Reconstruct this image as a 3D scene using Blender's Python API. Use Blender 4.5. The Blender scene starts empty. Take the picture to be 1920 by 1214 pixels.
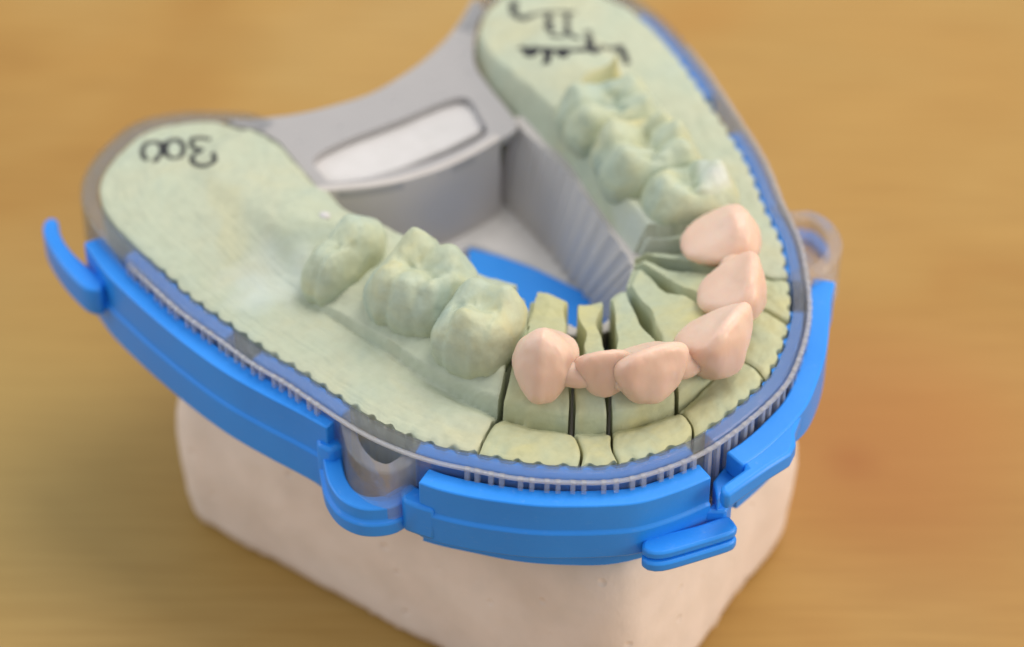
import bpy, bmesh, math, random
from math import sin, cos, tan, pi, radians, sqrt, exp, floor
from mathutils import Vector, noise
from mathutils.bvhtree import BVHTree
from mathutils.geometry import tessellate_polygon
random.seed(7)
S = 0.001                                   # everything below is written in millimetres
SC = bpy.context.scene
COL = SC.collection

# ------------------------------------------------------------------ view geometry
RW, RH = 1920, 1214
FL = RW/2/tan(radians(20)/2)
cp, sp = cos(radians(42.5)), sin(radians(42.5))
cy, sy = cos(radians(56.9)), sin(radians(56.9))
FW = Vector((cy*cp, sy*cp, -sp)); RT = Vector((sy, -cy, 0)); UP = RT.cross(FW)
cr, sr = cos(radians(0.3)), sin(radians(0.3))
R0 = cr*RT + sr*UP; R1 = -sr*RT + cr*UP; R2 = -FW
tv = (19.6, -12.9, -289.6)
CAM = -(R0*tv[0] + R1*tv[1] + R2*tv[2]); CAM.z += 38.0

def P(px, py, z):
    """plan position (mm) of a traced point lying at height z above the table"""
    d = R0*((px-RW/2)/FL) - R1*((py-RH/2)/FL) - R2
    k = (z-CAM.z)/d.z
    return (CAM.x+k*d.x, CAM.y+k*d.y)
def PP(pts, z): return [P(a, b, z) for a, b in pts]

# ------------------------------------------------------------------ helpers
def tag(o, label, cat=None, group=None, kind=None):
    if label: o['label'] = label
    if cat: o['category'] = cat
    if group: o['group'] = group
    if kind: o['kind'] = kind
    return o
def thing(name, label, cat, loc=(0, 0, 0), group=None):
    o = bpy.data.objects.new(name, None); COL.objects.link(o)
    o.empty_display_size = 0.005
    o.location = Vector(loc)*S
    return tag(o, label, cat, group)
def build(name, verts, faces, mat, parent=None, org=(0, 0, 0), smooth=True, bevel=None, angle=35, seg=2, recalc=True, extra=None):
    me = bpy.data.meshes.new(name)
    o_ = Vector(org)
    me.from_pydata([tuple((Vector(v)-o_)*S) for v in verts], [], faces)
    if recalc:
        bm = bmesh.new(); bm.from_mesh(me)
        bmesh.ops.recalc_face_normals(bm, faces=bm.faces)
        bm.to_mesh(me); bm.free()
    me.materials.append(mat)
    for p in me.polygons: p.use_smooth = smooth
    o = bpy.data.objects.new(name, me); COL.objects.link(o)
    if parent is not None:
        o.parent = parent
    else:
        o.location = o_*S
    if extra: extra(o)
    if bevel:
        m = o.modifiers.new('bevel', 'BEVEL'); m.width = bevel*S; m.segments = seg
        m.limit_method = 'ANGLE'; m.angle_limit = radians(30); m.harden_normals = False
    if smooth and bevel is None:
        try: me.set_sharp_from_angle(angle=radians(angle))
        except Exception: pass
    elif bevel:
        try: me.set_sharp_from_angle(angle=radians(60))
        except Exception: pass
    return o
def resample(pts, step, closed=False):
    """Catmull-Rom through pts (2-D or 3-D tuples), then even spacing"""
    n = len(pts); dim = len(pts[0]); V = [Vector(p+(0,)*(3-dim)) if dim < 3 else Vector(p) for p in pts]
    dense = []
    rng = range(n) if closed else range(n-1)
    for i in rng:
        if closed: a, b, c, d = V[(i-1) % n], V[i], V[(i+1) % n], V[(i+2) % n]
        else: a, b, c, d = V[max(i-1, 0)], V[i], V[i+1], V[min(i+2, n-1)]
        for k in range(12):
            t = k/12
            dense.append(0.5*((2*b)+(c-a)*t+(2*a-5*b+4*c-d)*t*t+(3*b-a-3*c+d)*t**3))
    dense.append(V[0].copy() if closed else V[-1].copy())
    L = [0]
    for i in range(1, len(dense)): L.append(L[-1]+(dense[i]-dense[i-1]).length)
    m = max(2, int(round(L[-1]/step)))
    out = []; j = 0
    for k in range(m if closed else m+1):
        t = L[-1]*k/m
        while j < len(L)-2 and L[j+1] < t: j += 1
        q = (t-L[j])/max(1e-9, L[j+1]-L[j])
        out.append(tuple(dense[j].lerp(dense[j+1], q))[:dim])
    return out
def normals(path, closed=False):
    n = len(path); N = []
    for i in range(n):
        a = path[(i-1) % n] if closed else path[max(0, i-1)]
        b = path[(i+1) % n] if closed else path[min(n-1, i+1)]
        dx, dy = b[0]-a[0], b[1]-a[1]; l = math.hypot(dx, dy) or 1
        N.append((dy/l, -dx/l))
    return N                                 # to the right of the travel direction
def smooth_n(N, k=3):
    for _ in range(k):
        M = [N[0]]
        for i in range(1, len(N)-1):
            x = N[i-1][0]+2*N[i][0]+N[i+1][0]; y = N[i-1][1]+2*N[i][1]+N[i+1][1]; l = math.hypot(x, y) or 1
            M.append((x/l, y/l))
        M.append(N[-1]); N = M
    return N
def sweep(path, prof, side=1, closed=False, ksm=3):
    """prof: list of (offset to the outside, z), or a function i,t -> list; makes a closed tube"""
    N = smooth_n(normals(path, closed), ksm) if not closed else normals(path, True)
    n = len(path); V = []; F = []
    for i, (p, q) in enumerate(zip(path, N)):
        pr = prof(i, i/(n-1)) if callable(prof) else prof
        for o, z in pr: V.append((p[0]+side*q[0]*o, p[1]+side*q[1]*o, z))
    m = len(pr)
    for i in range(n if closed else n-1):
        a = i*m; b = ((i+1) % n)*m
        for k in range(m):
            F.append((a+k, a+(k+1) % m, b+(k+1) % m, b+k))
    if not closed:
        F.append(tuple(range(m))); F.append(tuple((n-1)*m+k for k in reversed(range(m))))
    return V, F
def prism(poly, z0, z1, holes=(), inset=None):
    loops = [poly]+list(holes)
    flat = [p for l in loops for p in l]; n = len(flat)
    tris = tessellate_polygon([[Vector((p[0], p[1], 0)) for p in l] for l in loops])
    V = [(x, y, z0) for x, y in flat]+[(x, y, z1) for x, y in flat]
    F = [tuple(t) for t in tris]+[tuple(k+n for k in reversed(t)) for t in tris]
    b = 0
    for l in loops:
        m = len(l)
        for i in range(m): F.append((b+i, b+(i+1) % m, b+(i+1) % m+n, b+i+n))
        b += m
    return V, F
def slab(poly, z0, z1):
    """prism with single n-gon caps (bevels cleanly)"""
    n = len(poly)
    V = [(x, y, z0) for x, y in poly]+[(x, y, z1) for x, y in poly]
    F = [tuple(range(n)), tuple(range(2*n-1, n-1, -1))]+[(i, (i+1) % n, (i+1) % n+n, i+n) for i in range(n)]
    return V, F
def join(*parts):
    V = []; F = []
    for v, f in parts:
        b = len(V); V += list(v); F += [tuple(k+b for k in q) for q in f]
    return V, F
def sstep(a, b, x):
    t = min(1, max(0, (x-a)/(b-a))); return t*t*(3-2*t)
def fbm(x, y, z=0, o=3):
    v = 0; a = .5
    for i in range(o): v += a*noise.noise(Vector((x, y, z))); x *= 2.1; y *= 2.1; z += 3; a *= .5
    return v

# ------------------------------------------------------------------ materials
def mat(name):
    m = bpy.data.materials.new(name); m.use_nodes = True
    nt = m.node_tree; b = nt.nodes['Principled BSDF']; return m, nt, b
def N(nt, t, **kw):
    n = nt.nodes.new(t)
    for k, v in kw.items():
        if k in n.inputs: n.inputs[k].default_value = v
        else: setattr(n, k, v)
    return n
def ramp(nt, fac, stops):
    r = nt.nodes.new('ShaderNodeValToRGB'); e = r.color_ramp.elements
    while len(e) < len(stops): e.new(0.5)
    for q, (p, c) in zip(e, stops): q.position = p; q.color = tuple(c)+(1,) if len(c) == 3 else c
    nt.links.new(fac, r.inputs[0]); return r.outputs[0]
def coords(nt, scale=(1, 1, 1), rot=(0, 0, 0)):
    g = nt.nodes.new('ShaderNodeNewGeometry')
    mp = nt.nodes.new('ShaderNodeMapping'); mp.inputs['Scale'].default_value = scale; mp.inputs['Rotation'].default_value = rot
    nt.links.new(g.outputs['Position'], mp.inputs[0]); return mp.outputs[0]
def bump(nt, b, h, strength, dist):
    bp = N(nt, 'ShaderNodeBump', Strength=strength, Distance=dist); nt.links.new(h, bp.inputs['Height']); nt.links.new(bp.outputs[0], b.inputs['Normal'])

def plaster(name, cols, rough=.75, vscale=120, bstr=.35):
    m, nt, b = mat(name)
    v = coords(nt)
    n1 = N(nt, 'ShaderNodeTexNoise', Scale=vscale, Detail=3.0, Roughness=.55, Distortion=.6); nt.links.new(v, n1.inputs['Vector'])
    c = ramp(nt, n1.outputs[0], cols)
    n3 = N(nt, 'ShaderNodeTexNoise', Scale=vscale*7, Detail=4.0); nt.links.new(v, n3.inputs['Vector'])
    mx = N(nt, 'ShaderNodeMix', data_type='RGBA', blend_type='MULTIPLY'); mx.inputs[0].default_value = 1
    c2 = ramp(nt, n3.outputs[0], [(.3, (.93, .93, .92)), (.6, (1, 1, 1))])
    nt.links.new(c, mx.inputs[6]); nt.links.new(c2, mx.inputs[7]); nt.links.new(mx.outputs[2], b.inputs['Base Color'])
    b.inputs['Roughness'].default_value = rough
    b.inputs['Specular IOR Level'].default_value = .3
    n2 = N(nt, 'ShaderNodeTexNoise', Scale=1500.0, Detail=5.0); nt.links.new(v, n2.inputs['Vector'])
    bump(nt, b, n2.outputs[0], bstr, .0002)
    return m
GREEN = plaster('green_die_stone', [(.30, (.445, .50, .40)), (.45, (.475, .515, .385)), (.58, (.49, .515, .38)), (.72, (.515, .515, .35))], vscale=110)
TOOTHG = plaster('green_tooth_stone', [(.3, (.41, .49, .405)), (.5, (.475, .52, .375)), (.62, (.51, .53, .35)), (.78, (.57, .53, .28))], vscale=190, rough=.5)
DIE = plaster('yellow_green_die_stone', [(.30, (.45, .505, .375)), (.45, (.48, .51, .335)), (.58, (.50, .50, .30)), (.72, (.55, .525, .27))], vscale=150)
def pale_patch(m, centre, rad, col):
    """pale patch mixed into the stone colour: chalky on GREEN, painted highlight on TOOTHG"""
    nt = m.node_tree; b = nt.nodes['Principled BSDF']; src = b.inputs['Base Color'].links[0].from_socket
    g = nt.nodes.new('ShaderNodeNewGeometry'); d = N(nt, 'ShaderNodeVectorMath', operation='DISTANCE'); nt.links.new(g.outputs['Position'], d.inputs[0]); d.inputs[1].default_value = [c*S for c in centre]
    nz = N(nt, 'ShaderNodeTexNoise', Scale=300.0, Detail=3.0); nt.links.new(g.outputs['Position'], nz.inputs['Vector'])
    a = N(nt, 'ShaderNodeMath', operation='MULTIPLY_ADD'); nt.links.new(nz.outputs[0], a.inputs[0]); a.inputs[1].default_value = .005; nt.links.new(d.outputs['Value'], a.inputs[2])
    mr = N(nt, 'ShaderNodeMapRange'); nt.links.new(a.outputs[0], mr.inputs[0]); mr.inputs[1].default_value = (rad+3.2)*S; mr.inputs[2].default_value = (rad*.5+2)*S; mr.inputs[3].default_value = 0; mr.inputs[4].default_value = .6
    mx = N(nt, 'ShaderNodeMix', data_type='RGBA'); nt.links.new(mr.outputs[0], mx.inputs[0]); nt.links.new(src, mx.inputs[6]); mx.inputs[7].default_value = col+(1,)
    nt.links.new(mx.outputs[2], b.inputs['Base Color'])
pale_patch(TOOTHG, P(1345, 318, 46)+(46,), 1.9, (.80, .83, .84))  # whitish highlight painted into the right teeth's stone colour
pale_patch(GREEN, P(500, 505, 40)+(40,), 5.5, (.60, .66, .62))
pale_patch(GREEN, P(1190, 440, 39)+(39,), 4.5, (.56, .60, .56))
PINK = plaster('pink_white_plaster', [(.3, (.79, .655, .56)), (.55, (.84, .71, .615)), (.75, (.87, .76, .67))], vscale=35, bstr=.5)
def pits(m):
    nt = m.node_tree; b = nt.nodes['Principled BSDF']; v = coords(nt)
    vo = N(nt, 'ShaderNodeTexVoronoi', Scale=260.0); nt.links.new(v, vo.inputs['Vector'])
    r = ramp(nt, vo.outputs['Distance'], [(.06, (0, 0, 0)), (.16, (1, 1, 1))])
    n_ = N(nt, 'ShaderNodeTexNoise', Scale=140.0, Detail=6.0, Roughness=.6); nt.links.new(v, n_.inputs['Vector'])
    ms = N(nt, 'ShaderNodeMath', operation='MULTIPLY_ADD'); nt.links.new(n_.outputs[0], ms.inputs[0]); ms.inputs[1].default_value = 1.6; nt.links.new(r, ms.inputs[2])
    bp = N(nt, 'ShaderNodeBump', Strength=.4, Distance=.0005); nt.links.new(ms.outputs[0], bp.inputs['Height']); nt.links.new(bp.outputs[0], b.inputs['Normal'])
pits(PINK)
WHITE = plaster('white_plaster', [(.3, (.60, .575, .565)), (.7, (.66, .63, .615))], vscale=60)

def plastic_blue():
    m, nt, b = mat('blue_plastic'); v = coords(nt)
    n = N(nt, 'ShaderNodeTexNoise', Scale=90.0, Detail=4.0); nt.links.new(v, n.inputs['Vector'])
    c1 = ramp(nt, n.outputs[0], [(.35, (.015, .255, .83)), (.65, (.022, .285, .89))])
    mp = N(nt, 'ShaderNodeMapping'); mp.inputs['Scale'].default_value = (700, 700, 2600); nt.links.new(v, mp.inputs[0])
    ns_ = N(nt, 'ShaderNodeTexNoise', Scale=1.0, Detail=5.0, Roughness=.75); nt.links.new(mp.outputs[0], ns_.inputs['Vector'])
    f_ = ramp(nt, ns_.outputs[0], [(.60, (0, 0, 0)), (.78, (.30, .30, .30))])
    mx = N(nt, 'ShaderNodeMix', data_type='RGBA'); nt.links.new(f_, mx.inputs[0]); nt.links.new(c1, mx.inputs[6]); mx.inputs[7].default_value = (.25, .45, .80, 1)
    nt.links.new(mx.outputs[2], b.inputs['Base Color'])
    nt.links.new(ramp(nt, n.outputs[0], [(.3, (.32,)*3), (.7, (.45,)*3)]), b.inputs['Roughness'])
    n2 = N(nt, 'ShaderNodeTexNoise', Scale=2500.0, Detail=3.0); nt.links.new(v, n2.inputs['Vector'])
    bump(nt, b, n2.outputs[0], .15, .0001)
    return m
BLUE = plastic_blue()
def clear(name, col, rough, trans, ior=1.49):
    m, nt, b = mat(name)
    b.inputs['Base Color'].default_value = col+(1,); b.inputs['Transmission Weight'].default_value = trans
    b.inputs['IOR'].default_value = ior
    v = coords(nt); n = N(nt, 'ShaderNodeTexNoise', Scale=260.0, Detail=3.0); nt.links.new(v, n.inputs['Vector'])
    nt.links.new(ramp(nt, n.outputs[0], [(.3, (rough*.6,)*3), (.7, (rough*1.5,)*3)]), b.inputs['Roughness'])
    bump(nt, b, n.outputs[0], .15, .0004)
    return m
def veil(m, fac, tint):
    """thin plastic: part of the light passes straight through"""
    nt = m.node_tree; b = nt.nodes['Principled BSDF']; o = nt.nodes['Material Output']
    t_ = nt.nodes.new('ShaderNodeBsdfTransparent'); t_.inputs[0].default_value = tint+(1,)
    x = nt.nodes.new('ShaderNodeMixShader'); x.inputs[0].default_value = fac
    nt.links.new(b.outputs[0], x.inputs[1]); nt.links.new(t_.outputs[0], x.inputs[2]); nt.links.new(x.outputs[0], o.inputs['Surface'])
CLEAR = clear('clear_acrylic', (.90, .89, .90), .06, .82)
veil(CLEAR, .72, (.80, .82, .84))
RIBC = clear('cloudy_acrylic', (.80, .79, .80), .15, .45)
veil(RIBC, .5, (.96, .965, .975))
LOOPC = clear('loop_acrylic', (.86, .84, .83), .10, .6)
veil(LOOPC, .66, (.93, .92, .92))
FROST = clear('frosted_acrylic', (.60, .555, .53), .55, .08)
BAR = clear('grey_frosted_acrylic', (.43, .41, .405), .35, .12)
def crownmat():
    m, nt, b = mat('wax_pink_ceramic'); v = coords(nt)
    n = N(nt, 'ShaderNodeTexNoise', Scale=160.0, Detail=3.0); nt.links.new(v, n.inputs['Vector'])
    nt.links.new(ramp(nt, n.outputs[0], [(.35, (.74, .50, .375)), (.65, (.77, .56, .44))]), b.inputs['Base Color'])
    b.inputs['Roughness'].default_value = .42
    b.inputs['Subsurface Weight'].default_value = .45; b.inputs['Subsurface Radius'].default_value = (1, .45, .25); b.inputs['Subsurface Scale'].default_value = .0012
    n2 = N(nt, 'ShaderNodeTexNoise', Scale=1100.0, Detail=3.0); nt.links.new(v, n2.inputs['Vector'])
    bump(nt, b, n2.outputs[0], .2, .00015)
    return m
CROWN = crownmat()
def flat(name, c, r):
    m, nt, b = mat(name); b.inputs['Base Color'].default_value = tuple(c)+(1,); b.inputs['Roughness'].default_value = r; return m
INK = flat('black_ink', (.012, .012, .014), .45)
GRAPH = flat('dark_pencil', (.02, .02, .018), .7)
def wood():
    m, nt, b = mat('varnished_beech')
    v = coords(nt, (1, 1, 1), (0, 0, radians(34)))
    st = N(nt, 'ShaderNodeMapping'); st.inputs['Scale'].default_value = (9, 14, 1); nt.links.new(v, st.inputs[0])
    n = N(nt, 'ShaderNodeTexNoise', Scale=1.2, Detail=3.0, Distortion=1.0, Roughness=.45); nt.links.new(st.outputs[0], n.inputs['Vector'])
    c1 = ramp(nt, n.outputs[0], [(.25, (.36, .185, .036)), (.42, (.41, .232, .056)), (.58, (.435, .262, .074)), (.75, (.45, .29, .10))])
    n2 = N(nt, 'ShaderNodeTexNoise', Scale=24.0, Detail=2.0, Distortion=.5); nt.links.new(v, n2.inputs['Vector'])
    c2 = ramp(nt, n2.outputs[0], [(.22, (.90, .72, .50)), (.36, (1, .96, .90)), (.60, (1, 1, 1)), (.75, (1.0, 1.04, 1.12))])
    st3 = N(nt, 'ShaderNodeMapping'); st3.inputs['Scale'].default_value = (60, 900, 1); nt.links.new(v, st3.inputs[0])
    n3 = N(nt, 'ShaderNodeTexNoise', Scale=1.0, Detail=4.0); nt.links.new(st3.outputs[0], n3.inputs['Vector'])
    c3 = ramp(nt, n3.outputs[0], [(.35, (.90, .87, .82)), (.6, (1, 1, 1))])
    for c in (c2, c3):
        mx = N(nt, 'ShaderNodeMix', data_type='RGBA', blend_type='MULTIPLY'); mx.inputs[0].default_value = 1
        nt.links.new(c1, mx.inputs[6]); nt.links.new(c, mx.inputs[7]); c1 = mx.outputs[2]
    nt.links.new(c1, b.inputs['Base Color'])
    b.inputs['Roughness'].default_value = .5; b.inputs['Specular IOR Level'].default_value = .35
    return m
WOOD = wood()
def knot(c, rad, col, amt, stretch):
    nt = WOOD.node_tree; b = nt.nodes['Principled BSDF']; src = b.inputs['Base Color'].links[0].from_socket
    g = coords(nt, (1, 1, 1)); sb = N(nt, 'ShaderNodeVectorMath', operation='SUBTRACT'); nt.links.new(g, sb.inputs[0]); sb.inputs[1].default_value = [c[0]*S, c[1]*S, 0]
    ml = N(nt, 'ShaderNodeMapping'); ml.inputs['Rotation'].default_value = (0, 0, radians(34)); ml.inputs['Scale'].default_value = (1, stretch, 1); nt.links.new(sb.outputs[0], ml.inputs[0])
    ln = N(nt, 'ShaderNodeVectorMath', operation='LENGTH'); nt.links.new(ml.outputs[0], ln.inputs[0])
    mr = N(nt, 'ShaderNodeMapRange', interpolation_type='SMOOTHSTEP'); nt.links.new(ln.outputs['Value'], mr.inputs[0]); mr.inputs[1].default_value = rad*S; mr.inputs[2].default_value = 0; mr.inputs[3].default_value = 0; mr.inputs[4].default_value = amt
    mx = N(nt, 'ShaderNodeMix', data_type='RGBA'); nt.links.new(mr.outputs[0], mx.inputs[0]); nt.links.new(src, mx.inputs[6]); mx.inputs[7].default_value = col+(1,)
    nt.links.new(mx.outputs[2], b.inputs['Base Color'])
knot(P(1600, 865, 0), 5, (.24, .085, .015), .6, 1.0)
knot(P(1610, 850, 0), 24, (.36, .13, .025), .65, .6)
knot(P(1790, 770, 0), 22, (.42, .17, .035), .5, .8)
knot(P(1300, 30, 0), 16, (.40, .19, .035), .55, 1.6)
knot(P(120, 860, 0), 60, (.38, .28, .09), .5, 1.4)

# ------------------------------------------------------------------ table
V, F = slab([(-700, -600), (900, -600), (900, 1100), (-700, 1100)], -25, 0)
t = build('tabletop', V, F, WOOD, smooth=False); tag(t, 'orange brown varnished wooden tabletop under the dental model', None, None, 'structure')

# ------------------------------------------------------------------ plaster base block
ZB = 25.4
basepoly = [(-32.4, 54), (-31, 48), (-25.8, 35), (-19.0, 19), (-13.3, 5.2), (-9, .6), (-3, 1.6), (5, 5.4), (14, 9.6), (20.5, 12.2), (24.0, 15.5), (27, 25), (29.5, 45), (29, 60), (24, 71), (10, 76.5), (-6, 76), (-18, 69), (-28.5, 59.5)]
bp_ = resample(basepoly, 1.2, True)
cx = sum(p[0] for p in bp_)/len(bp_); cyy = sum(p[1] for p in bp_)/len(bp_)
lv = [(0, -1.0), (1.0, -.2), (2.5, 0), (5, .1), (8, .25), (11, .35), (14, .2), (17, -.1), (20, -.6), (22.5, -1.3), (24.5, -2.6), (ZB, -4.0)]
Vb = []; Fb = []; n = len(bp_); NB = normals(bp_, True)
for k, (z, o) in enumerate(lv):
    for i, (p, q) in enumerate(zip(bp_, NB)):
        w = fbm(p[0]*.07, p[1]*.07, z*.05)*1.0 + fbm(p[0]*.3, p[1]*.3, z*.3)*.35
        if k == 0: w += fbm(p[0]*.35, p[1]*.35, 9)*2.0
        Vb.append((p[0]+q[0]*(o+w), p[1]+q[1]*(o+w), max(0, z + (0 if k else .0))))
for k in range(len(lv)-1):
    for i in range(n): Fb.append((k*n+i, k*n+(i+1) % n, (k+1)*n+(i+1) % n, (k+1)*n+i))
Fb.append(tuple(range(n))); Fb.append(tuple((len(lv)-1)*n+i for i in reversed(range(n))))
base = thing('plaster_base', 'chunky pinkish white plaster base standing on the wooden tabletop', 'plaster base', (0, 35, 0))
build('base_block', Vb, Fb, PINK, base, (0, 35, 0), angle=60)
# raised white plaster hub that fills the middle of the tray and shows through its window
hub = [(-13, 66), (-13, 51), (-7.5, 44.2), (-3.2, 44.2), (.6, 47.6), (3.2, 50.4), (5.4, 47), (7.5, 43.1), (9.1, 38.9), (10.5, 35.4), (13, 34), (15, 45), (18, 58), (23, 72), (18, 76.5), (8, 76), (0, 77.5), (-8, 76.5)]
V, F = slab(resample(hub, .8, True), ZB-1, 27.05)
build('plaster_hub', V, F, WHITE, base, (0, 35, 0), bevel=.5)
V, F = slab([(-12.5, 66.5), (-12.5, 58.2), (-8, 56.4), (-2, 55.9), (4, 56.0), (9.2, 56.6), (11.4, 58), (12, 66.5), (4, 66), (-4, 66)], 26.9, 36.85)
build('plaster_ridge', V, F, WHITE, base, (0, 35, 0), bevel=.3)

# ------------------------------------------------------------------ traced outlines (front view of the arch, rim height 38 mm)
ZR = 38.0
pairs = [((395, 229), (412, 229)), ((330, 232), (440, 234)), ((270, 248), (480, 245)), ((225, 285), (510, 256)), ((195, 325), (532, 272)), ((188, 365), (550, 292)),
         ((205, 405), (566, 312)), ((240, 445), (580, 330)), ((300, 500), (596, 345)), ((360, 555), (612, 360)), ((430, 605), (650, 383)), ((500, 655), (700, 408)),
         ((560, 690), (745, 430)), ((620, 730), (800, 458)), ((690, 775), (850, 485)), ((750, 805), (900, 512)), ((820, 830), (950, 528)), ((893, 846), (990, 545)),
         ((985, 863), (1030, 556)), ((1083, 869), (1074, 577)), ((1155, 866), (1135, 572)), ((1230, 846), (1152, 562)), ((1302, 815), (1172, 548)),
         ((1375, 763), (1181, 524)), ((1437, 705), (1187, 507)), ((1465, 650), (1189, 500)), ((1479, 600), (1190, 493)), ((1482, 560), (1190, 487)), ((1478, 518), (1188, 480)),
         ((1465, 450), (1166, 452)), ((1435, 385), (1140, 422)), ((1400, 300), (1092, 355)), ((1350, 220), (1055, 300)), ((1290, 130), (1012, 260)),
         ((1230, 60), (978, 222)), ((1190, 25), (945, 188)), ((1150, 0), (918, 158)), ((1090, -25), (898, 128)), ((1030, -36), (886, 100)), ((985, -30), (885, 78)), ((945, -10), (890, 58)), ((918, 14), (900, 38))]
oc = [P(a[0], a[1], ZR) for a, b in pairs]; ic = [P(b[0], b[1], ZR) for a, b in pairs]
def key_interp(keys, s):
    """Catmull-Rom on index parameter"""
    n = len(keys); s = max(0, min(n-1-1e-6, s)); i = int(s); t = s-i
    a, b, c, d = (Vector(keys[max(i-1, 0)]), Vector(keys[i]), Vector(keys[i+1]), Vector(keys[min(i+2, n-1)]))
    return 0.5*((2*b)+(c-a)*t+(2*a-5*b+4*c-d)*t*t+(3*b-a-3*c+d)*t**3)
CUT = [17, 19, 20, 22, 24, 26, 28]          # indices of the saw cuts
outer_path = [tuple(key_interp(oc, k*.25)) for k in range((len(oc)-1)*4+1)]

# ---- height of the green stone at parameters s (along) and t (0 = outer rim, 1 = lingual edge)
cliffL = PP([(560, 520), (640, 590), (700, 655), (760, 690), (830, 722), (920, 752), (965, 787), (1060, 801), (1150, 797), (1250, 790), (1300, 776)], 38.5)
def gauss(x, y, cx, cy_, r, r2=None, rot=0):
    dx, dy = x-cx, y-cy_
    if r2 is None: return exp(-(dx*dx+dy*dy)/(r*r))
    u = dx*cos(rot)+dy*sin(rot); v = -dx*sin(rot)+dy*cos(rot)
    return exp(-(u*u)/(r*r)-(v*v)/(r2*r2))
def lin(keys, s):
    if s <= keys[0][0]: return keys[0][1]
    for (a, x), (b, y) in zip(keys, keys[1:]):
        if s <= b: return x+(y-x)*(s-a)/(b-a)
    return keys[-1][1]
# distance from rim (mm) of the step between outer shelf and gum, along s
DC = [(0, 10), (8, 10), (10, 9.2), (12, 8.3), (14, 8.7), (16, 7.6), (17, 6.4), (19, 5.5), (20, 5.5), (21.5, 5.1), (22, 4.8), (24, 4.6), (28, 5), (30, 6.5), (40, 8)]
CH = [(0, 0), (8, 0), (10.2, .2), (11.6, .9), (13, 1.5), (17, 1.5), (18, 1.5), (22, 1.5), (24, 1.2), (27, .8), (29, .9), (34, .5), (40, 0)]       # its height
RD = [(0, .6), (8, .8), (10, 1.5), (16, 2.1), (18, 2.7), (20, 2.8), (24, 2.7), (27, 2.9), (29, 3.3), (34, 2.7), (36.5, 1.2), (41, .3)]                                 # gum ridge
def hgt(s, t, x, y, w):
    do = t*w; di = (1-t)*w
    dc = lin(DC, s); h = ZR - .05
    h -= .25*exp(-do/0.6)                                       # softened rim
    if 13 < s < 24: h -= .75*sstep(13, 17.2, s)*sstep(23.2, 22, s)*exp(-((do-dc+.55)/.75)**2)       # trimmed trough in front of the gum
    h -= .8*sstep(15.5, 17.2, s)*sstep(23.6, 22.4, s)*exp(-((do-dc+.22)/.20)**2)*(.75+.5*noise.noise(Vector((s*2.5, 2, 0))))
    h += lin(CH, s)*sstep(dc-.16, dc+.22, do)
    rr = sstep(dc, dc+3.2, do); h += (lin(RD, s)-lin(CH, s)*.6)*rr
    if 9 < s < 17.5: h -= sstep(9, 10, s)*1.5*sstep(.55, .95, t)
    if s > 16.5 and s < 28.5: h -= 1.7*sstep(.45, .85, t)
    h -= (2.4+lin(RD, s)*.7)*sstep(2.2, .2, di) if s > 27 else 1.2*sstep(1.6, 0, di)
    # left retromolar pad and the smooth hump of the missing molar
    h += 1.5*gauss(x, y, -20.5, 54.5, 8.0, 6.2, radians(110))
    h += 1.3*gauss(x, y, -16.0, 49.5, 3.4, 5.0, radians(60))
    h -= .9*gauss(x, y, -23.0, 47.0, 2.4, 5.0, radians(115))
    h += .5*gauss(x, y, -26, 66, 6)
    h += .8*gauss(x, y, 23, 60, 8)
    h += .9*gauss(x, y, 19.5, 50.5, 4.5)
    h += fbm(x*.25, y*.25, 1)*.45 + fbm(x*.9, y*.9, 4)*.16
    if s < 18 and do < dc+1: h += .07*noise.noise(Vector((do*2.6, s*.6, 3)))+.03*noise.noise(Vector((do*6, s*1.2, 8)))      # trimming marks along the shelf
    return h
ARCL = [0.0]
for a_, b_ in zip(outer_path, outer_path[1:]): ARCL.append(ARCL[-1]+math.hypot(b_[0]-a_[0], b_[1]-a_[1]))
def scallop(s, y):
    q = max(0, min(len(ARCL)-1.001, s*4)); i = int(q); L = ARCL[i]+(ARCL[i+1]-ARCL[i])*(q-i)
    return max(0, cos(2*pi*L/2.3))*sstep(58, 52, y)
BLOCKBVH = []
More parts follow.
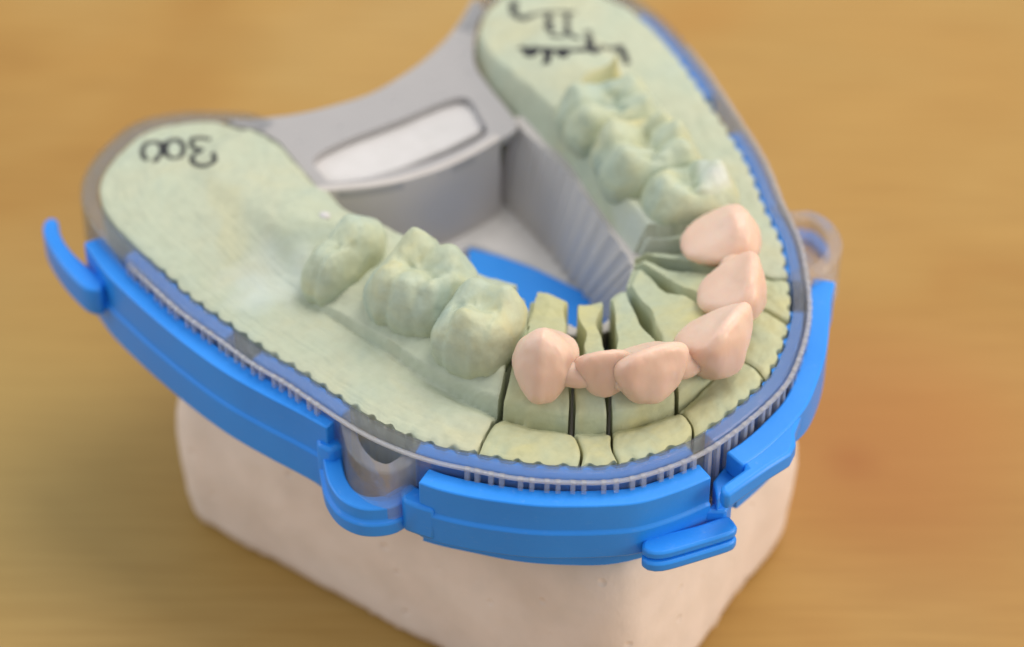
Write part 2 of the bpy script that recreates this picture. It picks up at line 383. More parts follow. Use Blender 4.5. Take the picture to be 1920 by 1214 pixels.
def stone(name, s0, s1, parent, org, gap0, gap1, nt=150, m=None):
    m_ = m or GREEN
    ns = max(8, int((s1-s0)*15)); V = []; F = []
    rows = []
    for i in range(ns+1):
        row = []
        for j in range(nt+1):
            t = j/nt
            # saw cuts open up towards the tongue side and around the stumps
            wid = lambda g: g*(.45+.55*sstep(.15, .20, t)+(2.0 if g < .5 else 1.4)*exp(-((t-.74)/.2)**2)) if g else 0
            u = i/ns
            s = s0+(s1-s0)*u
            a = key_interp(oc, s); b = key_interp(ic, s)
            p = a.lerp(b, t); w = (b-a).length
            if gap0 or gap1:
                a0 = key_interp(oc, s0).lerp(key_interp(ic, s0), t); a1 = key_interp(oc, s1).lerp(key_interp(ic, s1), t)
                L = (a1-a0).length
                dmax = 6.0
                arc = L if s1-s0 < 4 else 60
                g0 = min(wid(gap0), .38*L if gap1 else 9); g1 = min(wid(gap1), .38*L if gap0 else 9)
                if s1-s0 < 4:
                    q = g0/L+(1-(g0+g1)/L)*u
                    s = s0+(s1-s0)*q
                    p = key_interp(oc, s).lerp(key_interp(ic, s), t)
                else:
                    if gap1 and s1-s < 1.0:
                        d = (key_interp(oc, s1-1.0).lerp(key_interp(ic, s1-1.0), t)-a1).length
                        q = (s1-s)/1.0; q2 = g1/d+(1-g1/d)*q; s = s1-q2
                    if gap0 and s-s0 < 1.0:
                        d = (key_interp(oc, s0+1.0).lerp(key_interp(ic, s0+1.0), t)-a0).length
                        q = (s-s0)/1.0; q2 = g0/d+(1-g0/d)*q; s = s0+q2
                    p = key_interp(oc, s).lerp(key_interp(ic, s), t)
            # bow the cuts a little so that they are not ruler-straight
            if s0 >= 17 and s1 <= 28 or abs(s-17) < 2.6 or abs(s-28) < 1:
                e = sstep(16, 17, s)*sstep(29, 28, s)
                sw = s+e*(.055*sin(11*t+s*1.7)+.045*sin(27*t+s*2.3)-.10*sstep(.17, .19, t)*sstep(.55, .3, t))*sstep(17.3, 18.5, s)
                sw += .30*exp(-((s-17)/.85)**2)*exp(-((t-.36)/.24)**2)*sstep(2.6, 2.0, abs(s-17))
                p = key_interp(oc, sw).lerp(key_interp(ic, sw), t)
            dv = (b-a)/w
            sc = .42*scallop(s, p.y)*exp(-t*w/1.3)
            z = hgt(s, t, p.x, p.y, w)
            p = p+dv*sc
            if gap1 and u > .999 or gap0 and u < .001: z -= .22
            row.append(len(V)); V.append((p.x, p.y, z))
        rows.append(row)
    m = nt+1
    for i in range(ns):
        for j in range(nt): F.append((rows[i][j], rows[i][j+1], rows[i+1][j+1], rows[i+1][j]))
    top = len(F)
    BLOCKBVH.append(BVHTree.FromPolygons([Vector(v) for v in V], F))
    # sides and underside
    per = [rows[0][j] for j in range(m)]+[rows[i][nt] for i in range(1, ns+1)]+[rows[ns][j] for j in range(nt-1, -1, -1)]+[rows[i][0] for i in range(ns-1, 0, -1)]
    b0 = len(V)
    for k in per: V.append((V[k][0], V[k][1], 28.2))
    q = len(per)
    for k in range(q): F.append((per[k], b0+k, b0+(k+1) % q, per[(k+1) % q]))
    F.append(tuple(range(b0, b0+q)))
    return build(name, V, F, m_, parent, org, angle=50)
def surf(x, y):
    best = None
    for b in BLOCKBVH:
        hit = b.ray_cast(Vector((x, y, 60)), Vector((0, 0, -1)))
        if hit[0] is not None and (best is None or hit[0].z > best): best = hit[0].z
    return best if best is not None else 39

# ------------------------------------------------------------------ teeth
def superq(a, b, c, e1, e2, nu=56, nv=36):
    V = []; F = []
    sg = lambda v, e: math.copysign(abs(v)**e, v)
    for i in range(1, nv):
        et = -pi/2+pi*i/nv
        for j in range(nu):
            om = 2*pi*j/nu
            V.append([a*sg(cos(et), e1)*sg(cos(om), e2), b*sg(cos(et), e1)*sg(sin(om), e2), c*sg(sin(et), e1)])
    for i in range(nv-2):
        for j in range(nu): F.append((i*nu+j, i*nu+(j+1) % nu, (i+1)*nu+(j+1) % nu, (i+1)*nu+j))
    V.append([0, 0, -c]); V.append([0, 0, c]); n = len(V)
    for j in range(nu): F.append((n-2, (j+1) % nu, j)); F.append((n-1, (nv-2)*nu+j, (nv-2)*nu+(j+1) % nu))
    return V, F
def place(V, cx, cy_, cz, out, tilt=0):
    """local +v looks to the cheek / lip side, +u along the arch"""
    l = math.hypot(*out); ox, oy = out[0]/l, out[1]/l; ux, uy = -oy, ox
    R = []
    for u, v, z in V:
        v2 = v*cos(tilt)+z*sin(tilt); z2 = -v*sin(tilt)+z*cos(tilt)
        R.append((cx+ux*u+ox*v2, cy_+uy*u+oy*v2, cz+z2))
    return R
def molar(a, b, c, cusps, pits, e=.72, neck=.80, seed=0, occl=.62, lobes=(), fis=.55):
    V, F = superq(a, b, c, .58, e, 96, 64)
    for p in V:
        zn = p[2]/c; k = 1; U0, W0 = p[0]/a, p[1]/b
        if zn < .1: k = 1-(1-neck)*sstep(.1, -1, zn)
        else: k = 1-(1-occl)*sstep(.0, 1.0, zn)**1.3
        side = sstep(.98, .6, abs(zn))
        pin = 0
        for (u0, sg_, dpt) in lobes:                       # grooves running down the sides
            if W0*sg_ > 0: pin += dpt*exp(-((U0-u0)/.13)**2)*min(1, abs(W0)*1.6)
        k *= 1-pin*side*sstep(-.9, -.1, zn)
        p[0] *= k; p[1] *= k
        top = sstep(.25, .85, zn)
        dz = 0
        for (u, v, r, h) in cusps: dz += h*exp(-((p[0]-u*a)**2+(p[1]-v*b)**2)/(r*r))
        for (u, v, r, h) in pits: dz -= h*exp(-((p[0]-u*a)**2+(p[1]-v*b)**2)/(r*r))
        wob = .25*noise.noise(Vector((p[0]*.8, seed, 0)))
        dz -= fis*exp(-((p[1]/b-.02-wob)/.10)**2)*sstep(.8, .5, abs(p[0]/a))
        for (u0, sg_, dpt) in lobes: dz -= fis*.8*exp(-((p[0]/a-u0*.85)/.09)**2)*(1 if p[1]*sg_ > 0 else 0)
        p[2] += dz*top
        nn = fbm(p[0]*.35+seed, p[1]*.35, p[2]*.3)*.45+fbm(p[0]*.9+seed, p[1]*.9, p[2]*.9)*.14
        l = sqrt(p[0]**2+p[1]**2+p[2]**2) or 1
        for q in range(3): p[q] += p[q]/l*nn
    return V, F
def anterior(a, b, c, kind, seed=0):
    """crown lofted from neck to incisal edge: steep lip face, sharp edge, hollowed tongue slope"""
    V, F = superq(a, b, c, .74, .84, 96, 64)
    for p in V:
        zn = p[2]/c; un = p[0]/a; vn = p[1]/b
        p[0] *= 1-.42*sstep(.25, -1.0, zn)
        q = sstep(-.55, 1.0, zn)
        lip, tng = b*(.66-.20*q), -b*(1.0-(.92 if kind == 'incisor' else .80)*q**1.35)
        tng += b*.10*sin(pi*min(1, max(0, q)))*(1-un*un)
        f = (vn+1)/2
        cap = (1-min(1, abs(zn))**6)
        p[1] = (tng+(lip-tng)*f)
        if zn < -.4: p[1] *= 1-.35*sstep(-.4, -1, zn)
        if kind == 'canine': p[2] -= c*.36*abs(un)**1.25*sstep(-.5, .8, zn)
        else:
            p[2] -= c*.05*un*un*sstep(0, 1, zn); p[0] *= 1+.08*sstep(-.2, .8, zn)
        # labial belly and vertical lobes
        if vn > 0: p[1] += (.30*(1-un*un)+.10*cos(un*7.5))*sstep(-1, -.1, zn)*sstep(1.05, .3, zn)
        nn = fbm(p[0]*.5+seed, p[1]*.5, p[2]*.5)*.25
        l = sqrt(p[0]**2+p[1]**2+p[2]**2) or 1
        for q in range(3): p[q] += p[q]/l*nn
    return V, F

# ------------------------------------------------------------------ the sectioned green cast
def label_block(name, label, loc): return thing(name, label, 'dental cast', loc)
def ctr(s):
    a = key_interp(oc, s); b = key_interp(ic, s); p = a.lerp(b, .5); return (p.x, p.y, 28)

LB = label_block('cast_section', 'large green stone cast section marked 300, carrying three green teeth', ctr(9))
stone('stone_base', 0, 17, LB, ctr(9), 0, .27)
dies = []
dl = ['green stone die under the broad leftmost peach crown, right of the dark saw cut',
      'narrow green stone die with a scooped tongue side under the smallest peach crown',
      'green stone die under the third peach crown from the left, front of the arch',
      'green stone die under the fourth peach crown, widest part of the front bend',
      'green stone die under the fifth peach crown, second from the right end of the bridge',
      'green stone die under the farthest peach crown, next to the dark hollow']
gaps = [.36, .34, .34, .28, .28, .36, .62]
for k in range(6):
    c_ = ctr((CUT[k]+CUT[k+1])/2)
    d = thing('stone_die', dl[k], 'stone die', c_, 'saw-cut stone dies at the front of the arch')
    stone('die_body', CUT[k], CUT[k+1], d, c_, gaps[k], gaps[k+1], m=DIE)
    dies.append(d)
RB = label_block('cast_section', 'green stone cast section on the far right arm with cursive black writing and four teeth', ctr(34))
stone('stone_base', 28, len(oc)-1, RB, ctr(34), .55, 0)

def tooth(name, parent, org, VF, c, out, tilt=0, m=None, label=None):
    V, F = VF; V = place(V, c[0], c[1], c[2], out, tilt)
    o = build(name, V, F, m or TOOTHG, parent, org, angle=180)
    if label: o['label'] = label
    return o
# left section: low second molar, large first molar, premolar
o_ = ctr(9)
tooth('molar_tooth', LB, o_, molar(3.0, 5.9, 4.3, [(.4, .5, 1.3, .4), (-.4, .45, 1.3, .3), (-.5, -.6, 1.3, .8), (.4, -.5, 1.3, .3)], [(0, 0, 1.6, .6)], .78, .82, 1, .68, [(.1, 1, .04)], .25), (-17.1, 42.3, 40.0), (-.93, -.36), .22)
tooth('molar_tooth', LB, o_, molar(5.35, 5.8, 4.9, [(-.5, -.62, 1.7, 1.9), (.45, -.60, 1.5, 1.1), (-.6, .5, 1.4, .7), (.05, .6, 1.3, .9), (.62, .40, 1.3, .8)], [(0, 0, 1.7, 1.0), (.35, .0, 1.1, .5)], .72, .80, 2, .72, [(-.22, 1, .10), (.46, 1, .05), (.0, -1, .14)], .40), (-13.4, 32.7, 41.3), (-.90, -.43), .10)
tooth('premolar_tooth', LB, o_, molar(4.3, 5.4, 4.8, [(0, .50, 1.6, 1.3), (.5, -.55, 1.3, 1.1), (-.5, -.5, 1.2, .6)], [(.1, -.1, 1.3, .9), (-.5, .1, .9, .4)], .66, .78, 3, .82, [(.55, 1, .04), (-.5, 1, .04)], .35), (-11.7, 24.1, 41.2), (-.85, -.52), .12)
# right section
o_ = ctr(34)
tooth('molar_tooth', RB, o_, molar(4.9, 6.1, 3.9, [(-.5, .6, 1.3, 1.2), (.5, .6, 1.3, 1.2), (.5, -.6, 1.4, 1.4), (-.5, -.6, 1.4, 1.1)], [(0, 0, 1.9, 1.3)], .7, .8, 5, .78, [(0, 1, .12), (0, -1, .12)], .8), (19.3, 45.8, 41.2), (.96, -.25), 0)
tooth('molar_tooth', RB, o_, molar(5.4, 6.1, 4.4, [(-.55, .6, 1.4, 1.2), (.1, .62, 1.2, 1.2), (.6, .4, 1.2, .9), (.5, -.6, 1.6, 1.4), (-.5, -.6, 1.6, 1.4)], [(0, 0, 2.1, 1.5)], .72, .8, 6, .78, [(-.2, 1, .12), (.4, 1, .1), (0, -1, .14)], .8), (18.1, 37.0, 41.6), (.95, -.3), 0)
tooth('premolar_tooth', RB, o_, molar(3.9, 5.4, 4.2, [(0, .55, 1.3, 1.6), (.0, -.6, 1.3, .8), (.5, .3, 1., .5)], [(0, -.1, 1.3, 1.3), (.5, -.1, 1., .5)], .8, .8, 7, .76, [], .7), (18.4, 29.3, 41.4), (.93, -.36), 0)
SPIKE = plaster('yellow_stone', [(.3, (.56, .53, .27)), (.7, (.66, .60, .36))], vscale=120)
V, F = superq(3.9, 3.6, 3.1, .9, .9, 40, 28)
for p in V:
    zn = p[2]/3.1; k = 1-.90*sstep(-.3, 1, zn); p[0] = p[0]*k-1.2*sstep(0, 1, zn); p[1] = p[1]*k+1.2*sstep(0, 1, zn); p[2] *= 1.9 if zn > 0 else 1
o = build('wisdom_tooth', place(V, 21.9, 51.3, 40.6, (.9, -.3)), F, SPIKE, RB, o_, angle=180); o['label'] = 'pointed yellowish fang shaped stone tip'
# white bead added as the highlight on the low molar's corner
for (px, py, z, r, par, org) in ((609, 405, 43.6, .55, LB, ctr(9)), (885, 655, 0, .0, LB, ctr(9))):
    if r:
        for _ in range(5): x, y = P(px, py, z); z = surf(x, y)+.1
        V, F = superq(r*1.2, r, r*.6, 1, 1, 14, 10)
        build('highlight_bead', place(V, x, y, z, (-.9, -.4)), F, WHITE, par, org, angle=180)

# ------------------------------------------------------------------ the peach bridge
BR = thing('dental_bridge', 'peach pink six unit bridge fitted over the front dies of the green cast', 'dental bridge', (2, 12, 40))
bo = (2, 12, 40)
cw = [  # centre, half width, half depth, half height, kind, outward, tilt
    ((-9.3, 15.6, 42.9), 3.3, 5.7, 5.1, 'canine', (-.72, -.70), .10),
    ((-4.9, 11.3, 42.9), 3.05, 3.2, 3.6, 'incisor', (-.42, -.90), .14),
    ((-1.3, 9.0, 42.9), 4.0, 4.3, 4.4, 'incisor', (-.16, -1.0), .16),
    ((7.2, 8.8, 42.5), 4.1, 4.5, 4.8, 'incisor', (.42, -.90), .18),
    ((13.4, 13.7, 42.8), 4.0, 4.3, 3.8, 'incisor', (.78, -.62), .14),
    ((17.5, 21.1, 43.0), 4.0, 5.2, 3.4, 'canine', (.90, -.42), .08)]
for k, (c, a, b, h, kd, out, tl) in enumerate(cw):
    V, F = anterior(a, b, h, kd, k*5)
    build('crown', place(V, c[0], c[1], c[2], out, tl), F, CROWN, BR, bo, angle=180)
for k in range(5):
    a, b = cw[k], cw[k+1]
    A = Vector(a[0])+Vector((a[5][0], a[5][1], 0))*(1.3 if k < 2 else .2); B = Vector(b[0])+Vector((b[5][0], b[5][1], 0))*(1.3 if k < 2 else .2)
    M = (A+B)/2; M.z -= (.1 if k < 2 else .7); d = (B-A)
    V, F = superq(2.1, 1.2 if k < 2 else 1.7, 1.35 if k < 2 else 1.6, .9, .9, 28, 20)
    build('connector', place(V, M.x, M.y, M.z, (d.y, -d.x)), F, CROWN, BR, bo, angle=180)

# ------------------------------------------------------------------ clear tray
TR = thing('model_tray', 'clear plastic horseshoe tray with ribbed walls holding the green cast', 'tray', (0, 35, 27.2))
to = (0, 35, 27.2)
def path_s(s0, s1, step=.25):
    n = max(2, int((s1-s0)/step)); return [tuple(key_interp(oc, s0+(s1-s0)*k/n)) for k in range(n+1)]
ext0 = PP([(490, 246), (452, 232)], ZR); ext1 = PP([(902, 40), (890, 60)], ZR)
wp = resample([(p[0], p[1]) for p in ext0]+[(p[0], p[1]) for p in outer_path[2:]]+[(p[0], p[1]) for p in ext1], .35)
NW = smooth_n(normals(wp), 6)
# travelling from the left tip round the front: outside is on the right hand side
def wallprof(i, t):
    p = wp[i]; bumpy = sstep(58, 52, p[1])
    k = 0
    o = 2.2-.35*bumpy
    return [(o-.30, 27.6), (o-.30, 37.30), (.34-k, 37.42), (.30-k, ZR-.15), (.40-k, ZR), (o-.2, ZR), (o, ZR-.2), (o+.1, 27.6)]
V, F = sweep(wp, wallprof, 1, ksm=6)
build('outer_wall', V, F, CLEAR, TR, to, angle=25)
V, F = [], []
for k in range(int(34*6)+1):
    s_ = 3+k/6; a_ = key_interp(oc, s_); b_ = key_interp(ic, s_)
    for q_, z_ in ((0, 27.4), (1, 27.4), (1, 28.0), (0, 28.0)):
        p_ = a_.lerp(b_, .01+.98*q_); V.append((p_.x, p_.y, z_))
for k in range(int(34*6)):
    for e in range(4): F.append((k*4+e, k*4+(e+1) % 4, k*4+4+(e+1) % 4, k*4+4+e))
F.append((0, 1, 2, 3)); F.append(tuple(34*6*4+e for e in (3, 2, 1, 0)))
build('tray_floor', V, F, FROST, TR, to, angle=30)
# grid of ribs outside the wall
i0 = [i for i, p in enumerate(wp) if p[1] < 57]; lo, hi = i0[0], i0[-1]
parts = []
def boxat(p, q, o0, o1, hw, z0, z1):
    tx, ty = -q[1], q[0]
    c = [(p[0]+q[0]*o+tx*s_*hw, p[1]+q[1]*o+ty*s_*hw) for o, s_ in ((o0, -1), (o1, -1), (o1, 1), (o0, 1))]
    return slab(c, z0, z1)
d_ = 0
while d_*2.6/.35 + lo < hi-3:
    i = lo+int(round(d_*2.6/.35)); d_ += 1
    if wp[i][0] < -21 and 12 < wp[i][1] < 27: continue
    for e in (-1, 2): parts.append(boxat(wp[i+e], NW[i+e], 1.84, 2.36, .24, 28.5, 37.55))
for z0, z1, oo in ((37.25, 37.5, 2.3),):
    sub = wp[lo:hi+1]; parts.append(sweep(sub, [(1.86, z0), (oo, z0), (oo, z1), (1.86, z1)], 1, ksm=6))
V, F = join(*parts)
build('rib_grid', V, F, RIBC, TR, to, smooth=False)
# side loops
def loop_wall(pts, z0, z1, th, name='side_loop'):
    pth = resample(pts, .5)
    V, F = sweep(pth, [(0, z0), (0, z1-.2), (-.2, z1), (-th+.2, z1), (-th, z1-.2), (-th, z0)], 1, ksm=3)
    return build(name, V, F, LOOPC, TR, to, angle=40)
cupL = PP([(632, 765), (640, 800), (650, 838), (674, 868), (703, 884), (733, 887), (765, 872), (790, 853), (830, 845)], 37)
loop_wall(cupL, 29, 37.0, 1.5)
cupR = PP([(1492, 540), (1512, 528), (1545, 515), (1570, 492), (1579, 462), (1568, 432), (1545, 410), (1515, 399), (1485, 400), (1462, 388)], 37)
loop_wall(cupR, 31, 37.4, 1.7)
# lingual wall of the right arm (leaning, ribbed)
topL = PP([(962, 215), (985, 240), (1030, 280), (1071, 322), (1123, 398), (1183, 484)], 38)
botL = PP([(934, 366), (960, 393), (1000, 436), (1030, 470), (1070, 525), (1110, 570)], 27.1)
topL += PP([(1176, 535), (1140, 568), (1085, 580), (1040, 560), (990, 548), (930, 525)], 37.2); botL += [(9.2, 30.5), (7.6, 27.8), (4, 26.4), (0.6, 27.5), (-2, 32), (-3.5, 36)]
n_ = 200; V = []; F = []
for i in range(n_+1):
    s = (len(topL)-1)*i/n_; a = key_interp(topL, s); b = key_interp(botL, s)
    d = Vector((a.x-2.5, a.y-46)); 
    r = .50*max(0, sin(i*2*pi/6.0+.3))
    j = min(i+1, n_); s2 = (len(topL)-1)*j/n_; s1_ = (len(topL)-1)*(j-1)/n_
    tg = key_interp(topL, s2)-key_interp(topL, s1_); nn = Vector((tg.y, -tg.x)).normalized()
    for (q, off) in ((0, r), (1, r*.3), (1, -1.3), (0, -1.3)):
        base_ = b.lerp(a, q)+nn*off
        V.append((base_.x, base_.y, 27.1+(37.4-2.9*sstep(5.6, 6.6, s)-27.1)*q))
for i in range(n_):
    for k in range(4): F.append((i*4+k, i*4+(k+1) % 4, (i+1)*4+(k+1) % 4, (i+1)*4+k))
F.append((0, 1, 2, 3)); F.append(tuple(n_*4+k for k in (3, 2, 1, 0)))
build('inner_wall', V, F, FROST, TR, to, angle=40)
# bridge bar at the back with its window
backc = PP([(425, 222), (470, 222), (515, 217), (560, 211), (620, 197), (700, 171), (780, 122), (832, 76), (862, 38), (880, 8), (893, -14)], ZR)
front_ = PP([(908, 16), (893, 50), (890, 115), (915, 158), (945, 195), (965, 222), (968, 240), (935, 262), (890, 290), (830, 318), (760, 340), (700, 352), (640, 358), (600, 350), (575, 325), (545, 290), (520, 262), (480, 240), (440, 232)], ZR)
hole = resample(PP([(588, 296), (640, 264), (740, 226), (830, 189), (868, 180), (886, 190), (902, 218), (913, 244), (880, 268), (820, 294), (750, 316), (680, 332), (620, 338), (604, 325)], ZR), .7, True)
outl = resample(backc, .8)[:-1]+resample(front_, .8)
V, F = prism(outl, 36.95, 37.8, [hole])
build('back_bar', V, F, BAR, TR, to, smooth=False, bevel=.2)
# wall hanging under the window's front edge
wf = resample(PP([(585, 362), (640, 357), (700, 351), (760, 340), (830, 318), (890, 290), (938, 262)], ZR), .6)
V, F = sweep(wf, [(0, 27.1), (0, 37.2), (.0, 38.1), (-.5, 38.35), (-1.0, 38.1), (-1.1, 37.2), (-1.1, 27.1)], 1)
build('cross_wall', V, F, FROST, TR, to, angle=40)
# ------------------------------------------------------------------ blue locking frame
FR = thing('locking_frame', 'bright blue plastic locking frame wrapped round the outside of the clear tray', 'locking frame', (0, 35, 25.4))
fo = (0, 35, 25.4)
def band(pts, z, name, zb, zt=36.0, thick=2.25, line=True, bev=.22, groove=31.4):
    pth = resample(PP(pts, z), .7)
    def prof(i, t):
        b_ = zb(t) if callable(zb) else zb
        g = b_+(zt-b_)*.50
        if line: return [(0, zt), (0, g+.12), (.30, g-.05), (.12, b_), (-thick, b_), (-thick, zt)]
        return [(0, zt), (0, b_), (-thick, b_), (-thick, zt)]
    V, F = sweep(pth, prof, 1, ksm=2)
    return build(name, V, F, BLUE, FR, fo, bevel=bev)
band([(157, 455), (176, 483), (201, 516), (245, 559), (291, 600), (355, 652), (420, 698), (490, 738), (560, 774), (612, 803)], 36, 'side_band', 26.9)
band([(784, 905), (825, 919), (882, 932), (939, 941), (1000, 948), (1053, 950), (1130, 949), (1200, 943), (1270, 922), (1334, 895)], 36, 'front_band', lambda t: 28.3+.5*t)
band([(1392, 872), (1425, 850), (1465, 815), (1512, 762), (1538, 700), (1551, 650), (1556, 600), (1558, 560), (1567, 528)], 36, 'side_band', lambda t: 33.3-3*sstep(.1, .6, t), thick=2.4, line=False)
# left U under the clear cup
pU = resample(PP([(604, 850), (609, 880), (617, 907), (637, 935), (668, 952), (700, 956), (735, 951), (762, 936), (784, 925)], 32), .5)
V, F = sweep(pU, [(0, 32), (0, 30.3), (.45, 30.1), (.35, 28.3), (-1.9, 28.3), (-1.9, 32)], 1, ksm=3)
build('loop_clip', V, F, BLUE, FR, fo, bevel=.2)
# webs joining bands and U
V, F = slab(PP([(590, 790), (613, 803), (640, 838), (645, 868), (622, 880), (596, 868)], 31.0), 27.2, 33.6)
build('web', V, F, BLUE, FR, fo, bevel=.4)
V, F = slab(PP([(750, 945), (757, 966), (785, 976), (815, 985), (815, 955), (770, 930)], 31.0), 28.6, 33.0)
build('web', V, F, BLUE, FR, fo, bevel=.4)
# left end tab (hook)
V, F = slab(resample(PP([(84, 412), (106, 407), (113, 436), (128, 462), (150, 486), (176, 507), (196, 523), (194, 540), (180, 546), (160, 541), (140, 524), (118, 500), (98, 472), (84, 445), (80, 428)], 34), 1.0, True), 30.3, 34)
build('end_tab', V, F, BLUE, FR, fo, bevel=.35)
V, F = slab(resample(PP([(100, 480), (126, 510), (160, 548), (186, 556), (190, 575), (160, 568), (128, 540), (103, 508)], 31.4), 1.0, True), 29.7, 31.0)
V, F = slab(PP([(1474, 432), (1500, 425), (1530, 434), (1553, 458), (1555, 478), (1540, 476), (1520, 452), (1490, 444)], 30), 28.8, 30.0)
build('loop_clip', V, F, BLUE, FR, fo, bevel=.3)
# lower front tab
ft = resample(PP([(1204, 1028), (1207, 1013), (1222, 1004), (1308, 984), (1362, 965), (1370, 972), (1383, 984), (1378, 996), (1358, 1004), (1300, 1022), (1250, 1036), (1222, 1037)], 30.6), .8, True)
V, F = slab(ft, 29.5, 30.6); build('front_tab', V, F, BLUE, FR, fo, bevel=.3)
ft2 = [(x-.25, y-.35) for x, y in ft]
V, F = slab(ft2, 28.2, 29.45); build('front_tab', V, F, BLUE, FR, fo, bevel=.3)
# latch block right of the break
lb = PP([(1376, 850), (1420, 822), (1441, 792), (1490, 745), (1508, 770), (1490, 818), (1492, 838), (1482, 858), (1440, 884), (1364, 938), (1352, 930), (1350, 918), (1398, 885), (1384, 864)], 35.2)
V, F = slab(lb, 33.6, 35.8); build('latch_block', V, F, BLUE, FR, fo, bevel=.45)
V, F = slab(PP([(1336, 905), (1376, 852), (1400, 866), (1372, 905), (1345, 940)], 33), 28.6, 33.2)
build('latch_hook', V, F, BLUE, FR, fo, bevel=.3)
V, F = slab(PP([(1320, 985), (1352, 950), (1372, 962), (1360, 985)], 29.5), 28.4, 31.5)
build('latch_hook', V, F, BLUE, FR, fo, bevel=.3)
# added blue rail inside the clear wall, standing in for the plate's reflected blue
def rail(s0, s1, o0, o1, z0, z1, name='reflection_rail'):
    n = int((s1-s0)/.06); pth = [tuple(key_interp(oc, s0+(s1-s0)*k/n)) for k in range(n+1)]
    def prof(i, t):
        q = .40*scallop(s0+(s1-s0)*t, pth[i][1])
        return [(o0, z0), (o1, z0), (o1, z1-.1), (o1-.1, z1), (o0-q, z1), (o0-q, z1-.9), (o0, z1-1.0)]
    V, F = sweep(pth, prof, 1, ksm=4)
    return build(name, V, F, BLUE, FR, fo, angle=30)
for a_, b_ in ((7.3, 10.15), (10.9, 13.55), (15.6, 21.75), (22.25, 26.6), (28.0, 31.7), (32.5, 35.0)):
    rail(a_, b_, .22, 1.46, 27.5, 37.25)
# bottom plate under the tray with notches
po = [(wp[i][0]+NW[i][0]*2.2, wp[i][1]+NW[i][1]*2.2) for i in range(0, len(wp), 3)]
def notch(p):
    for (x, y, r) in ((-30.0, 36.5, 2.4), (-24.3, 19.0, 3.1), (33.6, 48.5, 3.0), (2.2, 2.5, 1.8), (25.8, 21.5, 2.4)):
        if math.hypot(p[0]-x, p[1]-y) < r+2.2: return (x, y, r)
    return None
NP = []
ii = [k*3 for k in range(len(po)) if po[k][1] < 60]; po = [p for p in po if p[1] < 60]
for k, p in enumerate(po):
    q = NW[ii[k]]; w = wp[ii[k]]
    for (x, y, r) in ((-30.9, 40.5, 3.4), (-24.6, 20.0, 3.2), (33.2, 48.0, 3.2), (2.6, 3.0, 1.7), (26.0, 22.0, 2.4)):
        if math.hypot(w[0]-x, w[1]-y) < r: p = (w[0]-q[0]*1.2, w[1]-q[1]*1.2)
    NP.append(p)
inner = [(16, 59.5), (14.6, 56), (14.0, 46), (12.4, 36), (10.4, 34.9), (8.9, 38.6), (7.3, 42.8), (5.2, 46.6), (3.0, 49.6), (1.2, 47), (-3, 43), (-8, 43), (-14, 50), (-18, 59.5)]
V, F = prism(NP+inner, 25.5, 27.3)
build('bottom_plate', V, F, BLUE, FR, fo, smooth=False)

# ------------------------------------------------------------------ handwriting
def ink(name, strokes, parent, org, z0, wd=.42, m=INK, label=None):
    V = []; F = []
    for st, w in strokes:
        p = resample([(float(a), float(b)) for a, b in st], 2.2) if len(st) > 2 else resample([(float(a), float(b)) for a, b in st], 2.2)
        pl = []
        for a, b in p:
            z = z0
            for _ in range(4): x, y = P(a, b, z); z = surf(x, y)
            pl.append((x, y, z))
        NN = normals([(q[0], q[1]) for q in pl]); b0 = len(V)
        for k, (q, nn) in enumerate(zip(pl, NN)):
            ww = w*wd*.5*(1+.25*noise.noise(Vector((k*.35, b0*.1, w))))
            for s_ in (-1, -.5, .5, 1):
                x, y = q[0]+nn[0]*ww*s_, q[1]+nn[1]*ww*s_
                V.append((x, y, surf(x, y)+.045-(.03 if abs(s_) == 1 else 0)))
        for k in range(len(pl)-1):
            for e in range(3): a = b0+k*4+e; F.append((a, a+1, a+5, a+4))
    o = build(name, V, F, m, parent, org, recalc=False)
    if label: o['label'] = label
c1_ = lambda pts: [(60+x/2.334, 180+y/2.334) for x, y in pts]
ink('handwriting', [
    (c1_([(782, 192), (745, 185), (705, 190), (697, 215), (715, 232), (742, 238), (728, 248), (702, 262), (703, 290), (735, 306), (778, 300), (800, 278), (790, 250)]), 1.0),
    (c1_([(655, 205), (628, 192), (600, 200), (585, 225), (590, 255), (612, 272), (645, 268), (662, 245), (660, 215), (645, 198)]), 1.0),
    (c1_([(590, 205), (570, 215), (565, 250), (545, 280), (530, 288)]), 1.0),
    (c1_([(565, 262), (570, 232), (555, 208), (525, 202), (495, 215), (483, 245), (490, 270), (505, 282)]), 1.0)],
    LB, ctr(9), 39, .60, label='black handwritten number 300, upside down')
c4_ = lambda pts: [(880+x/5.053, y/5.053) for x, y in pts]
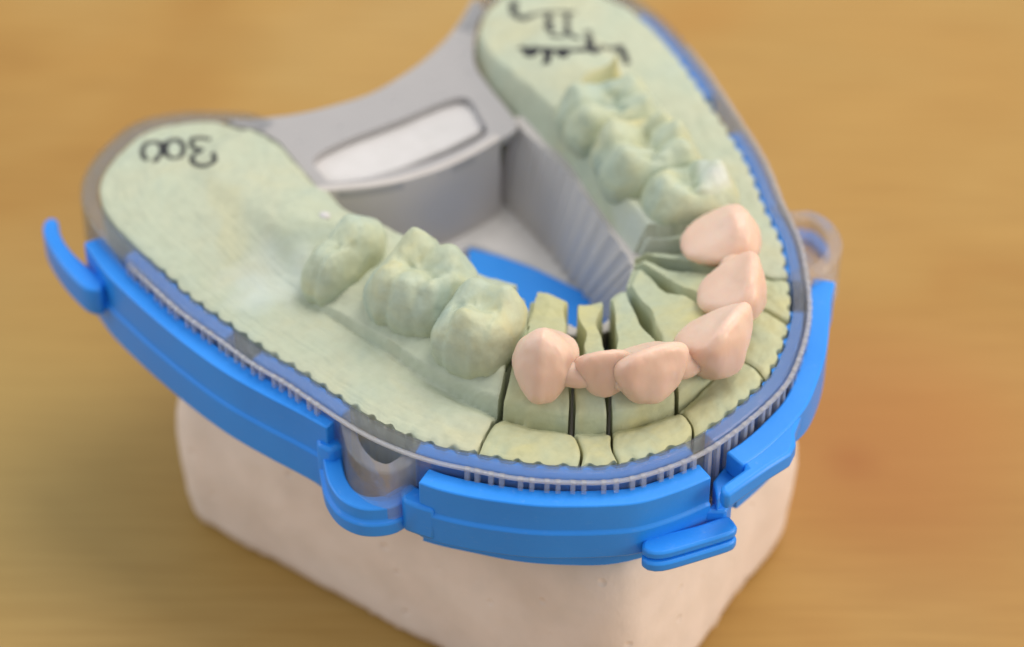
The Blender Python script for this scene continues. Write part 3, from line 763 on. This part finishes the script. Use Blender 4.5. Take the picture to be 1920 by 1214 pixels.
ink('handwriting', [
    (c4_([(430, 10), (415, 60), (420, 110), (450, 150), (500, 172), (560, 160), (610, 130), (640, 132)]), 1.5),
    (c4_([(640, 130), (700, 120), (760, 140), (740, 180), (770, 215), (740, 240), (760, 285), (800, 300)]), 1.3),
    (c4_([(700, 115), (800, 118), (900, 120), (1010, 122)]), .7),
    (c4_([(935, 125), (925, 200), (930, 300)]), 1.0),
    (c4_([(760, 330), (850, 350), (940, 335), (1040, 370)]), .9),
    (c4_([(890, 300), (930, 315), (970, 320)]), .9),
    (c4_([(1125, 290), (1135, 370), (1150, 450), (1180, 490), (1205, 495)]), 1.5),
    (c4_([(480, 450), (540, 470), (600, 460), (680, 470), (740, 465), (800, 480), (880, 470), (960, 480), (1040, 475), (1120, 470), (1180, 480), (1250, 465), (1300, 450), (1340, 462), (1400, 455), (1435, 440)]), 1.25),
    (c4_([(540, 480), (570, 515), (610, 510), (600, 475), (560, 480)]), 1.8),
    (c4_([(770, 470), (750, 520), (735, 570), (728, 610)]), 1.4),
    (c4_([(720, 480), (735, 530), (745, 560)]), 1.1),
    (c4_([(860, 470), (870, 515), (900, 530), (915, 490)]), 1.5),
    (c4_([(1430, 435), (1440, 480), (1465, 520), (1485, 570), (1500, 610)]), 1.4),
    ], RB, ctr(34), 39.5, .64, label='black cursive handwriting in three lines, upside down')

# ------------------------------------------------------------------ camera
cam = bpy.data.cameras.new('camera'); co = bpy.data.objects.new('camera', cam); COL.objects.link(co)
from mathutils import Matrix
M = Matrix((( R0.x, R1.x, R2.x), (R0.y, R1.y, R2.y), (R0.z, R1.z, R2.z))).to_4x4(); M.translation = CAM*S
co.matrix_world = M
cam.sensor_width = 36; cam.lens = 36/2/tan(radians(10)); cam.clip_start = .01; cam.clip_end = 20
fp = Vector((-10, 13, 43))
cam.dof.use_dof = True; cam.dof.focus_distance = (fp-CAM).dot(FW)*S; cam.dof.aperture_fstop = 13
SC.camera = co

# ------------------------------------------------------------------ light
w = bpy.data.worlds.new('World'); SC.world = w; w.use_nodes = True
bg = w.node_tree.nodes['Background']; bg.inputs[0].default_value = (.92, .95, 1.0, 1); bg.inputs[1].default_value = .66
def area(name, loc, target, size, power, col, sy_=None):
    l = bpy.data.lights.new(name, 'AREA'); l.energy = power; l.size = size; l.color = col
    if sy_: l.shape = 'RECTANGLE'; l.size_y = sy_
    o = bpy.data.objects.new(name, l); COL.objects.link(o); o.location = Vector(loc)
    o.rotation_euler = (Vector(target)-Vector(loc)).to_track_quat('-Z', 'Y').to_euler(); return o
area('ceiling_lamp', (.42, .10, .95), (0, .035, .03), .60, 6.9, (1, .94, .86))
area('window_light', (-.75, .75, .55), (0, .035, .03), .6, 3.2, (.80, .90, 1))
area('side_lamp', (.55, -.55, .30), (0, .035, .02), .35, 3.3, (1, .88, .76))
vs = SC.view_settings; vs.view_transform = 'Standard'; vs.look = 'None'; vs.exposure = 0; vs.gamma = 1
SC.render.resolution_x = 1024; SC.render.resolution_y = 647
